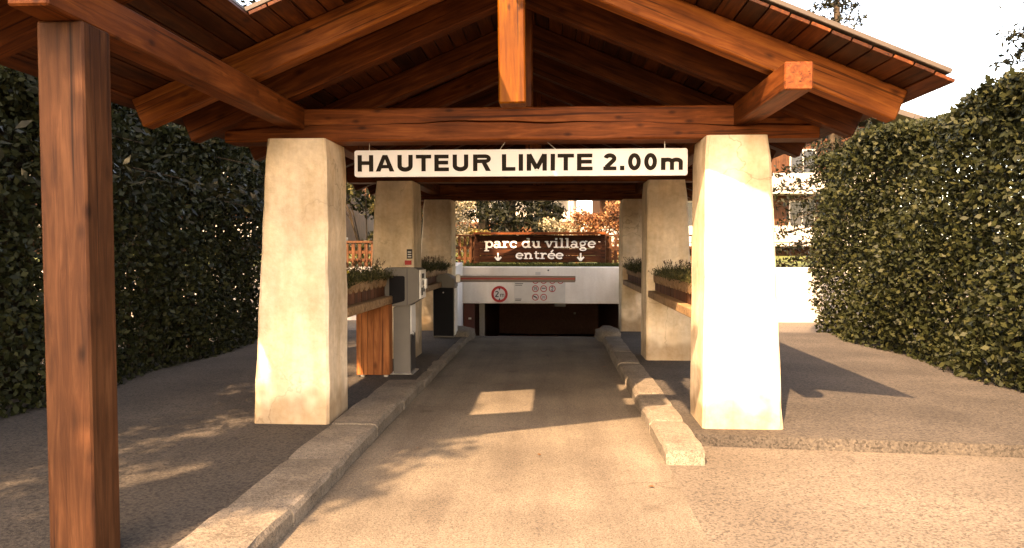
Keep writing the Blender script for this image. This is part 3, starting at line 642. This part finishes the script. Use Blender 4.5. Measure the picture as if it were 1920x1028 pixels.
box('red_plate', (XI_L-.13, 11.262, 1.49), (XI_L-.03, 11.276, 1.555), M['red'], lt, .002)

# ================================================================== BARRIER
ba = thing('parking_barrier', (-2.03, 14.15, .10), 'dark round topped barrier cabinet with red striped arm lowered over the lane', 'barrier')
bx0, bx1, by0, by1 = -2.235, -1.845, 14.1, 14.55
box('cabinet', (bx0, by0, .10), (bx1, by1, 1.02), M['machine_grey'], ba, .012)
tp = [(bx0-.012, 1.021)]+[(bx0-.012+(bx1-bx0+.024)*k/14, 1.14+.13*math.sin(math.pi*k/14)**.7) for k in range(15)]+[(bx1+.012, 1.021)]
prism('hood', tp, 'Y', by0-.012, by1+.012, M['machine_grey'], ba, .006)
box('door', (bx0+.012, by0-.014, .13), (bx1-.012, by0-.001, 1.015), M['dark_door'], ba, .003)
box('lit_side_plate', (bx1+.001, by0+.03, .14), (bx1+.012, by1-.03, 1.0), M['machine_white'], ba, .003)  # white stands in for light caught on the lane-facing side
bm = bmesh.new(); tube_into(bm, [Vector(((bx0+bx1)/2, by0-.014, .93)), Vector(((bx0+bx1)/2, by0-.022, .93))], [.012, .012], 12); bm_obj('lock', bm, M['metal'], ba)
az = 1.7-52.5*14.3/F; ax0, ax1 = bx1-.0, (1079-1040)*14.3/F
arm = box('arm', (ax0, 14.26, az-.05), (ax1, 14.32, az+.05), M['arm_grey'], ba, .008)
box('red_stripe', (ax0+.05, 14.256, az-.018), (ax1-.01, 14.2605, az+.014), M['arm_red'], arm, .001)
box('rubber_edge', (ax0+.05, 14.262, az-.066), (ax1-.005, 14.318, az-.051), M['arm_grey'], arm, .004)
box('arm_bracket', (ax0+.013, 14.24, az-.075), (ax0+.10, 14.34, az+.075), M['metal'], ba, .006)

# ================================================================== PLANTERS
M['heather'] = leaf('heather foliage', [(0, (.022, .024, .008)), (.6, (.05, .050, .018)), (1, (.11, .088, .035))], .2)
M['heather_tip'] = leaf('heather blooms', [(0, (.05, .030, .018)), (.6, (.10, .05, .032)), (1, (.17, .085, .05))], .2)
M['yellow_bloom'] = leaf('yellow bloom', [(0, (.5, .33, .03)), (1, (.75, .55, .08))], .3)
HM = []
for v in range(4):                             # heather cushions: tufts of upright sprigs
    bases, tips = [], []
    for k in range(190):
        a = random.uniform(0, 6.28); r_ = .17*math.sqrt(random.random()); hgt = random.uniform(.07, .15) if random.random() < .85 else random.uniform(.16, .24)
        lean = Vector((math.cos(a)*r_*.9+random.gauss(0, .03), math.sin(a)*r_*.9+random.gauss(0, .03), hgt))
        for q in range(13):
            t = (q+random.random())/13; bases.append(Vector((math.cos(a)*r_, math.sin(a)*r_, 0))+lean*t)
        tips += [Vector((math.cos(a)*r_, math.sin(a)*r_, 0))+lean*t for t in ((.95, 1.05) if hgt > .2 else ())]
    m1 = leaves_mesh('sprigs', np.array([tuple(p) for p in bases]), .034, .22, up=1.6); m1.materials.append(M['heather'])
    m2 = leaves_mesh('blooms', np.array([tuple(p) for p in tips]), .036, .3, up=2.5); m2.materials.append(M['heather_tip'])
    HM.append((m1, m2))
def heather(x, y, z, k, where):
    h = thing('heather_plant', (x, y, z), 'bushy heather plant in the planter '+where, 'plant', 'heather in the planter '+where, rz=random.uniform(0, 6.28))
    mw = WM[h.name] @ Matrix.Scale(random.uniform(.9, 1.2), 4)
    for nm, m_ in zip(('sprigs', 'blooms'), HM[k % 4]): put(bpy.data.objects.new(nm, m_), h, mw)['kind'] = 'stuff'
def planter(side, y0, y1, label, where, zt=1.345, cab=True):
    xf = XC+side*1.80; xb = xf+side*.36; zb = zt-.22
    p = thing('flower_planter', ((xf+xb)/2, (y0+y1)/2, .10), label, 'planter', 'wooden planters between the pillars')
    lo = lambda a, b: (min(a, b), max(a, b))
    def sb(name, xa, xb_, ya, yb_, za, zb_, mat, par=p, bev=.004):
        a, b = lo(xa, xb_); return box(name, (a, ya, za), (b, yb_, zb_), M[mat], par, bev)
    n = max(3, int((y1-y0)/.145)); w = (y1-y0)/n
    for k in range(n):                         # upright boards with scalloped heads trim in front
        sb('board', xf+side*(.002+random.uniform(0, .006)), xf+side*.026, y0+k*w+.003, y0+(k+1)*w-.003, zb, zt-.005, 'planter')
    sb('back_board', xb-side*.025, xb, y0, y1, zb, zt-.02, 'planter')
    for ya in (y0, y1-.025): sb('end_board', xf+side*.028, xb-side*.027, ya, ya+.025, zb, zt-.01, 'planter')
    sb('soil', xf+side*.03, xb-side*.03, y0+.03, y1-.03, zt-.14, zt-.04, 'soil')
    # scalloped valance
    m_ = max(4, int((y1-y0)/.21)); sw = (y1-y0)/m_
    poly = [(y0, zt+.012), (y1, zt+.012)]
    for k in reversed(range(m_)):
        c = y0+(k+.5)*sw; poly += [(c+sw*.5*math.cos(t), zt-.030-.075*math.sin(t)) for t in np.linspace(0.02, math.pi-.02, 9)]
    prism('scalloped_trim', poly, 'X', xf-side*.020, xf-side*.001, M['shelf'], p)
    # shelf board and legs
    sb('shelf', xf-side*.09, xb+side*.02, y0-.0, y1+.02, zb-.10, zb-.003, 'shelf', p, .010)
    if cab:
        for ya in ((y0+.02, y1-.02) if side > 0 else (y1-.08,)):
            pass
    for k in range(int((y1-y0-.3)/.34)+1): heather((xf+xb)/2+random.uniform(-.05, .05), y0+.17+k*.34+random.uniform(-.03, .03), zt-.045, k+random.randrange(4), where)
    return p
planter(-1, 7.66, 9.76, 'wooden planter with scalloped trim ending at the ticket machine', 'ending at the ticket machine')
planter(-1, 12.0, 15.40, 'wooden planter with scalloped trim behind the barrier cabinet', 'behind the barrier cabinet')
planter(1, 7.68, 11.24, 'wooden planter with scalloped trim running from the sunlit pillar', 'running from the sunlit pillar')
planter(1, 12.0, 15.40, 'wooden planter with scalloped trim opposite the barrier cabinet', 'opposite the barrier cabinet')
# board cabinet under the shelf beside the ticket machine: upright boards
cb = thing('planter_cabinet', (-2.3, 9.7, .10), 'orange brown cupboard of upright boards under the planter shelf by ticket machine', 'cupboard')
xa = -2.50
for wd in (.07, .075, .275):
    box('board', (xa+.002, 9.60, .13), (xa+wd-.002, 9.625, 1.018), M['cabinet_wood'], cb, .003); xa += wd
box('side_board', (-2.103, 9.628, .13), (-2.08, 9.80, 1.018), M['cabinet_wood'], cb)
box('side_board', (-2.50, 9.628, .13), (-2.477, 9.80, 1.018), M['cabinet_wood'], cb)
for xx in (-2.46, -2.16): box('foot', (xx, 9.64, .10), (xx+.05, 9.70, .13), M['metal'], cb, .002)
# yellow pansies at the pillar end
P = clumped([(-2.27, 7.85, 1.43), (-2.24, 8.08, 1.40), (-2.22, 7.98, 1.47)], [.07, .05, .05], 26)
m_ = leaves_mesh('yellow_flower', P, .05, .8); m_.materials.append(M['yellow_bloom'])
tag(put(bpy.data.objects.new('yellow_flower', m_)), 'clump of small yellow flowers among the heather by a pillar', 'flower')

# ================================================================== FENCES
def fence(x0, x1, y, z0, label, h=1.0, pitch=.16, sw=.085):
    f = thing('picket_fence', ((x0+x1)/2, y, z0), label, 'fence', 'garden fences on the terrace')
    n = int((x1-x0)/pitch)
    for k in range(n):
        x = x0+(k+.5)*(x1-x0)/n; box('slat', (x-sw/2, y, z0+.05), (x+sw/2, y+.024, z0+h-.06), M['fence'], f, .003)
    for zz in (z0+.20, z0+h*.55): box('rail', (x0, y+.0245, zz), (x1, y+.07, zz+.08), M['fence'], f)
    box('top_rail', (x0-.03, y-.03, z0+h-.055), (x1+.03, y+.10, z0+h), M['fence'], f)
    for x in np.arange(x0, x1+.01, (x1-x0)/max(1, round((x1-x0)/1.9))): box('post', (x-.05, y+.071, z0-.1), (x+.05, y+.17, z0+h+.04), M['fence'], f)
fence(-5.6, -3.0, 19.1, 1.22, 'slatted brown fence on the garden wall beyond the heather planter', .72)
fence(-4.05, -2.42, 22.9, 1.22, 'slatted brown fence joining the name board on the ticket machine side', .95)
fence(1.55, 5.4, 22.9, 1.22, 'slatted brown fence joining the name board away from the ticket machine', .95)

# ================================================================== VEGETATION
M['leaf_dark'] = leaf('conifer needles', [(0, (.004, .005, .002)), (.6, (.009, .010, .004)), (1, (.022, .021, .008))], .1)
M['leaf_hedge'] = leaf('hedge leaves', [(0, (.010, .012, .004)), (.6, (.022, .025, .009)), (1, (.045, .044, .016))], .15)
M['leaf_green'] = leaf('broad leaves', [(0, (.010, .012, .004)), (.55, (.030, .030, .010)), (.9, (.08, .068, .022)), (1, (.26, .20, .08))], .3)
M['leaf_yellow'] = leaf('autumn yellow leaves', [(0, (.10, .06, .015)), (.5, (.30, .20, .05)), (1, (.55, .42, .16))], .4)
M['leaf_russet'] = leaf('autumn russet leaves', [(0, (.06, .022, .012)), (.5, (.20, .075, .03)), (1, (.42, .24, .11))], .35)
M['leaf_pale'] = leaf('pale shrub leaves', [(0, (.06, .05, .025)), (.45, (.22, .17, .09)), (1, (.62, .52, .34))], .35)
def trunk_mesh(h, r, limbs, lean=.05, spread=1.0):
    bm = bmesh.new(); pts = []; x = y = 0
    for k in range(7):
        pts.append(Vector((x, y, h*k/6))); x += random.gauss(0, lean); y += random.gauss(0, lean)
    tube_into(bm, pts, [r*(1.25 if k == 0 else 1-.75*k/6) for k in range(7)], 10)
    ends = []
    for k in range(limbs):
        t = random.uniform(.38, .98); i = min(5, int(t*6)); b = pts[i].lerp(pts[i+1], t*6-i)
        a = random.uniform(0, 6.28); L = spread*random.uniform(.6, 1.0)*(1.15-t*.6)
        e = b+Vector((math.cos(a)*L, math.sin(a)*L, L*random.uniform(.35, .9))); mid = b.lerp(e, .5)+Vector((random.gauss(0, .06), random.gauss(0, .06), .08))
        tube_into(bm, [b, mid, e], [r*.42*(1-t*.5), r*.25, r*.08], 6); ends.append(e); ends.append(mid)
    return bm, ends
def tree(name, x, y, z, h, crown_r, mat, label, bark='bark', n=34, per=190, size=.13, base=.30, group='trees and shrubs beyond the entrance', cr=.34, tr=None):
    t = thing(name, (x, y, z), label, 'tree', group)
    bm, ends = trunk_mesh(h*.92, tr or h*.022+.04, 16, .05, crown_r)
    bm_obj('trunk', bm, M[bark], t, WM[t.name], True)
    cs = [tuple(e) for e in ends]
    while len(cs) < n:
        q = rng.normal(size=3); q /= np.linalg.norm(q); q *= rng.uniform(.35, 1)**.5
        cs.append((q[0]*crown_r, q[1]*crown_r, h*(base+(1-base)*.5)+q[2]*h*(1-base)*.52))
    P = clumped(cs, rng.uniform(.55, 1.2, len(cs))*cr*crown_r, per)
    m_ = leaves_mesh('crown', P, size); m_.materials.append(M[mat]); put(bpy.data.objects.new('crown', m_), t, WM[t.name]); return t
def shrub(name, x, y, z, h, r, mat, label, n=22, per=160, size=.09, group='trees and shrubs beyond the entrance'):
    t = thing(name, (x, y, z), label, 'shrub', group)
    bm = bmesh.new(); cs = []
    for k in range(9):
        a = random.uniform(0, 6.28); e = Vector((math.cos(a)*r*.7, math.sin(a)*r*.7, h*random.uniform(.6, .95)))
        tube_into(bm, [Vector((math.cos(a)*.05, math.sin(a)*.05, 0)), e*.5+Vector((0, 0, h*.12)), e], [.025, .016, .006], 6); cs.append(tuple(e))
    bm_obj('stems', bm, M['bark'], t, WM[t.name], True)
    while len(cs) < n:
        a = rng.uniform(0, 6.28); q = r*rng.uniform(.2, 1); cs.append((math.cos(a)*q, math.sin(a)*q, h*rng.uniform(.12, .95)))
    P = clumped(cs, rng.uniform(.6, 1.1, len(cs))*r*.36, per); P[:, 2] = np.maximum(P[:, 2], .01)
    m_ = leaves_mesh('foliage', P, size); m_.materials.append(M[mat]); put(bpy.data.objects.new('foliage', m_), t, WM[t.name]); return t
def conifer(x, y, z, h, r, label, per=620, size=.19, group='trees and shrubs beyond the entrance', base=.05):
    t = thing('conifer_tree', (x, y, z), label, 'tree', group)
    bm = bmesh.new(); tube_into(bm, [Vector((0, 0, 0)), Vector((0, 0, h*.5)), Vector((0, 0, h*.97))], [h*.022+.05, h*.014+.02, .01], 9)
    P = []; nl = int(h/.42)
    for k in range(nl):
        tt = k/nl; zz = h*(base+(.98-base)*tt); R_ = r*(1-tt)**.85*random.uniform(.8, 1.1)
        for b_ in range(max(4, int(9*(1-tt)))):
            a = random.uniform(0, 6.28); L = R_*random.uniform(.65, 1.1); q = rng.uniform(.12, 1, per//8)
            e = Vector((math.cos(a)*L, math.sin(a)*L, -L*.22))
            tube_into(bm, [Vector((0, 0, zz)), Vector((0, 0, zz))+e*.72], [.018, .005], 5)
            w = .20*(1.15-q)
            P.append(np.stack([q*e.x+rng.normal(size=q.size)*w, q*e.y+rng.normal(size=q.size)*w, zz+q*e.z+rng.normal(size=q.size)*.07], 1))
    bm_obj('trunk', bm, M['bark'], t, WM[t.name], True)
    m_ = leaves_mesh('crown', np.concatenate(P), size, .4); m_.materials.append(M['leaf_dark']); put(bpy.data.objects.new('crown', m_), t, WM[t.name])
ZL = 1.2
# seen through the far end of the canopy
conifer(-1.55, 27.0, ZL, 8.5, 2.0, 'broad dark conifer standing right behind the name board')
conifer(-2.9, 31.5, ZL, 9.5, 2.0, 'tall dark conifer behind the slatted fence, set back among shrubs')
conifer(-.55, 33.5, ZL, 9, 1.7, 'slim dark conifer beside the pale trunked tree')
shrub('shrub', -3.35, 24.2, ZL, 2.6, 1.15, 'leaf_pale', 'pale speckled shrub above the fence on the ticket machine side', 30, 170, .085)
shrub('shrub', -4.9, 25.0, ZL, 2.8, 1.3, 'leaf_russet', 'russet shrub behind the fence on the ticket machine side', 30, 170, .09)
shrub('shrub', -2.55, 25.2, ZL, 1.25, .7, 'leaf_yellow', 'low yellow shrub peeping over one end of the name board', 18, 120, .08)
shrub('shrub', .35, 25.5, ZL, 1.5, .85, 'leaf_pale', 'pale flowering shrub over the middle of the name board', 20, 130, .085)
shrub('shrub', 1.45, 24.6, ZL, 1.9, .95, 'leaf_russet', 'russet shrub over the village end of the name board', 26, 160, .085)
shrub('shrub', 2.5, 24.3, ZL, 2.2, 1.1, 'leaf_russet', 'dense russet shrub behind the fence away from the ticket machine', 28, 170, .09)
tree('autumn_tree', .55, 28.5, ZL, 6.5, 1.5, 'leaf_yellow', 'pale trunked tree with thin yellow autumn leaves behind the name board', 'pale_bark', 26, 60, .11, .42, tr=.17)
tree('autumn_tree', 2.9, 31.0, ZL, 6.5, 1.7, 'leaf_russet', 'russet autumn tree in front of the far balcony', 'bark', 26, 90, .12, .25)
tree('autumn_tree', -5.2, 30.0, ZL, 7.5, 2.4, 'leaf_yellow', 'broad yellow autumn tree behind the russet shrub', 'bark', 34, 170, .13, .22)
# beyond the heather planter and machine side
shrub('shrub', -5.0, 20.5, ZL, 3.2, 1.35, 'leaf_green', 'glossy green shrub rising behind the short slatted fence', 34, 170, .13)
shrub('shrub', -6.8, 20.5, ZL, 3.0, 1.3, 'leaf_hedge', 'dark evergreen shrub on the terrace next to the glossy shrub', 30, 170, .11)
shrub('shrub', -3.9, 21.2, ZL, 2.5, 1.0, 'leaf_green', 'glossy green shrub between the two slatted fences', 30, 150, .12)
def hedge(x0, x1, y0, y1, z0, h, label, n=26000, size=.10):
    t = thing('clipped_hedge', ((x0+x1)/2, (y0+y1)/2, z0), label, 'hedge')
    q = rng.uniform(0, 1, (n, 3)); f = rng.integers(0, 5, n)          # mostly on the shell
    d = rng.exponential(.09, n)
    P = np.stack([x0+q[:, 0]*(x1-x0), y0+q[:, 1]*(y1-y0), z0+q[:, 2]*h], 1)
    P[f == 0, 0] = x0+d[f == 0]; P[f == 1, 0] = x1-d[f == 1]; P[f == 2, 1] = y0+d[f == 2]; P[f == 3, 2] = z0+h-d[f == 3]
    P += .10*np.stack([np.sin(P[:, 1]*1.7+P[:, 2]*2.1), np.sin(P[:, 0]*1.9+P[:, 2]*1.3), np.sin(P[:, 0]*2.3+P[:, 1]*1.6)], 1)
    P[:, 2] = np.maximum(P[:, 2], z0+.02)
    m_ = leaves_mesh('foliage', P, size); m_.materials.append(M['leaf_hedge']); put(bpy.data.objects.new('foliage', m_), t)
    bm = bmesh.new()
    for k in range(int((y1-y0)/.6)):
        b = Vector(((x0+x1)/2+random.gauss(0, .1), y0+.3+k*.6, z0)); tube_into(bm, [b, b+Vector((random.gauss(0, .1), random.gauss(0, .1), h*.85))], [.05, .02], 6)
    bm_obj('stems', bm, M['bark'], t)
hedge(-6.4, -5.2, 3.0, 15.5, 0.0, 3.5, 'long dark clipped hedge beyond the pavement on the ticket machine side', 150000, .085)
hedge(5.2, 6.4, 4.0, 16.0, 0.0, 3.6, 'long dark clipped hedge beyond the pavement opposite the ticket machine', 150000, .085)
conifer(-9.0, 9.5, 0, 10, 2.6, 'tall dark conifer behind the hedge on the ticket machine side', 900, .12)
conifer(-8.6, 14.5, 0, 11, 2.6, 'tallest dark conifer behind the far end of the machine side hedge', 900, .12, base=.2)
conifer(9.2, 9.0, 0, 10, 2.6, 'tall dark conifer behind the hedge opposite the ticket machine', 900, .12)
conifer(8.8, 14.5, 0, 11, 2.6, 'tall dark conifer behind the far end of the hedge opposite the machine', 900, .12)
conifer(7.2, 20.5, ZL, 9, 2.3, 'dark conifer on the terrace opposite the ticket machine', 700, .13)
tree('broadleaf_tree', -5.3, -1.6, 0, 9.6, 1.5, 'leaf_green', 'leafy tree beside the approach on the ticket machine side, shading the lane', 'bark', 44, 260, .14, .52)

conifer(-6.2, 4.6, 0, 14, 2.7, 'added dark shade conifer at the front of the machine side hedge', 900, .12, base=.2)  # three conifers added to keep sun off the pavement and last pillar
conifer(-6.1, 8.2, 0, 13, 2.8, 'added dark shade conifer in the middle of the machine side hedge', 900, .12, base=.2)
conifer(-6.2, 11.8, 0, 13.5, 2.6, 'added dark shade conifer at the rear of the machine side hedge', 900, .12, base=.2)
tree('broadleaf_tree', -7.2, 0.2, 0, 9.0, 2.0, 'leaf_green', 'added leafy shade tree standing between the hedge end and the approach tree', 'bark', 40, 170, .14, .40)  # this and the next two trees are added, unseen, to shade the flanks
tree('broadleaf_tree', 4.6, 1.2, 0, 8.5, 1.7, 'leaf_green', 'added leafy shade tree at the front end of the hedge opposite the ticket machine', 'bark', 40, 170, .14, .35)
tree('broadleaf_tree', 3.4, -2.6, 0, 8.5, 1.6, 'leaf_green', 'added leafy shade tree beside the approach opposite the ticket machine', 'bark', 40, 170, .14, .40)
# ================================================================== FAR BUILDINGS
def chalet(name, x0, x1, y, z0, label, body, levels, roofz):
    b = thing(name, ((x0+x1)/2, y, z0), label, 'building', 'buildings behind the garden')
    box('wall', (x0, y, z0), (x1, y+8, roofz), M[body], b, .02)
    for (za, zb_) in levels:
        bl = box('balcony', (x0-.2, y-1.2, za), (x1+.2, y-.002, za+.18), M['white_wall'], b, .01)
        box('parapet', (x0-.2, y-1.25, za+.19), (x1+.2, y-1.18, za+.95), M['white_wall' if body == 'fence' else 'fence'], bl, .01)
        n = int((x1-x0)/2.6)
        for k in range(n):
            xx = x0+(k+.5)*(x1-x0)/n
            w_ = box('window', (xx-.62, y-.05, za+.22), (xx+.62, y-.001, za+2.2), M['white_wall'], b, .01)
            for sx in (-1, 1): box('pane', (xx+(.03 if sx > 0 else -.56), y-.062, za+.30), (xx+(.56 if sx > 0 else -.03), y-.052, za+2.12), M['glass'], w_, .003)
    prism('roof', [(x0-1.2, roofz-.2), ((x0+x1)/2, roofz+2.4), (x1+1.2, roofz-.2), (x1+1.2, roofz+.05), ((x0+x1)/2, roofz+2.7), (x0-1.2, roofz+.05)], 'Y', y-1.6, y+9, M['roof_metal'], b, .01)
chalet('chalet', 2.2, 16, 38, 1.2, 'timber chalet with white balcony parapets behind the russet tree', 'fence', [(1.9, 0), (4.35, 0)], 7.6)
chalet('apartment_house', -7.5, 1.3, 46, 1.5, 'white rendered house behind the conifers and pale trunked tree', 'white_wall', [(2.4, 0), (5.2, 0)], 8.4)
chalet('chalet', -30, -11, 40, 1.4, 'large timber chalet far behind the machine side hedge', 'fence', [(2.2, 0), (4.8, 0)], 8.0)

# fallen leaves on the lane
M['dry_leaf'] = leaf('dry leaf', [(0, (.09, .035, .012)), (1, (.16, .07, .025))], .1)
for k in range(7):
    px = random.uniform(-1.5, .85); py = random.uniform(5.0, 13.5)
    m_ = leaves_mesh('fallen_leaf', np.array([[0, 0, 0.0]]), random.uniform(.05, .085), .6); m_.materials.append(M['dry_leaf'])
    for v in m_.vertices: v.co.z = abs(v.co.z)*.25
    o = bpy.data.objects.new('fallen_leaf', m_); put(o, None, Matrix.Translation((px, py, .016)))
    tag(o, 'small dry brown leaf lying on the lane surface', 'leaf', 'dry leaves fallen on the lane')
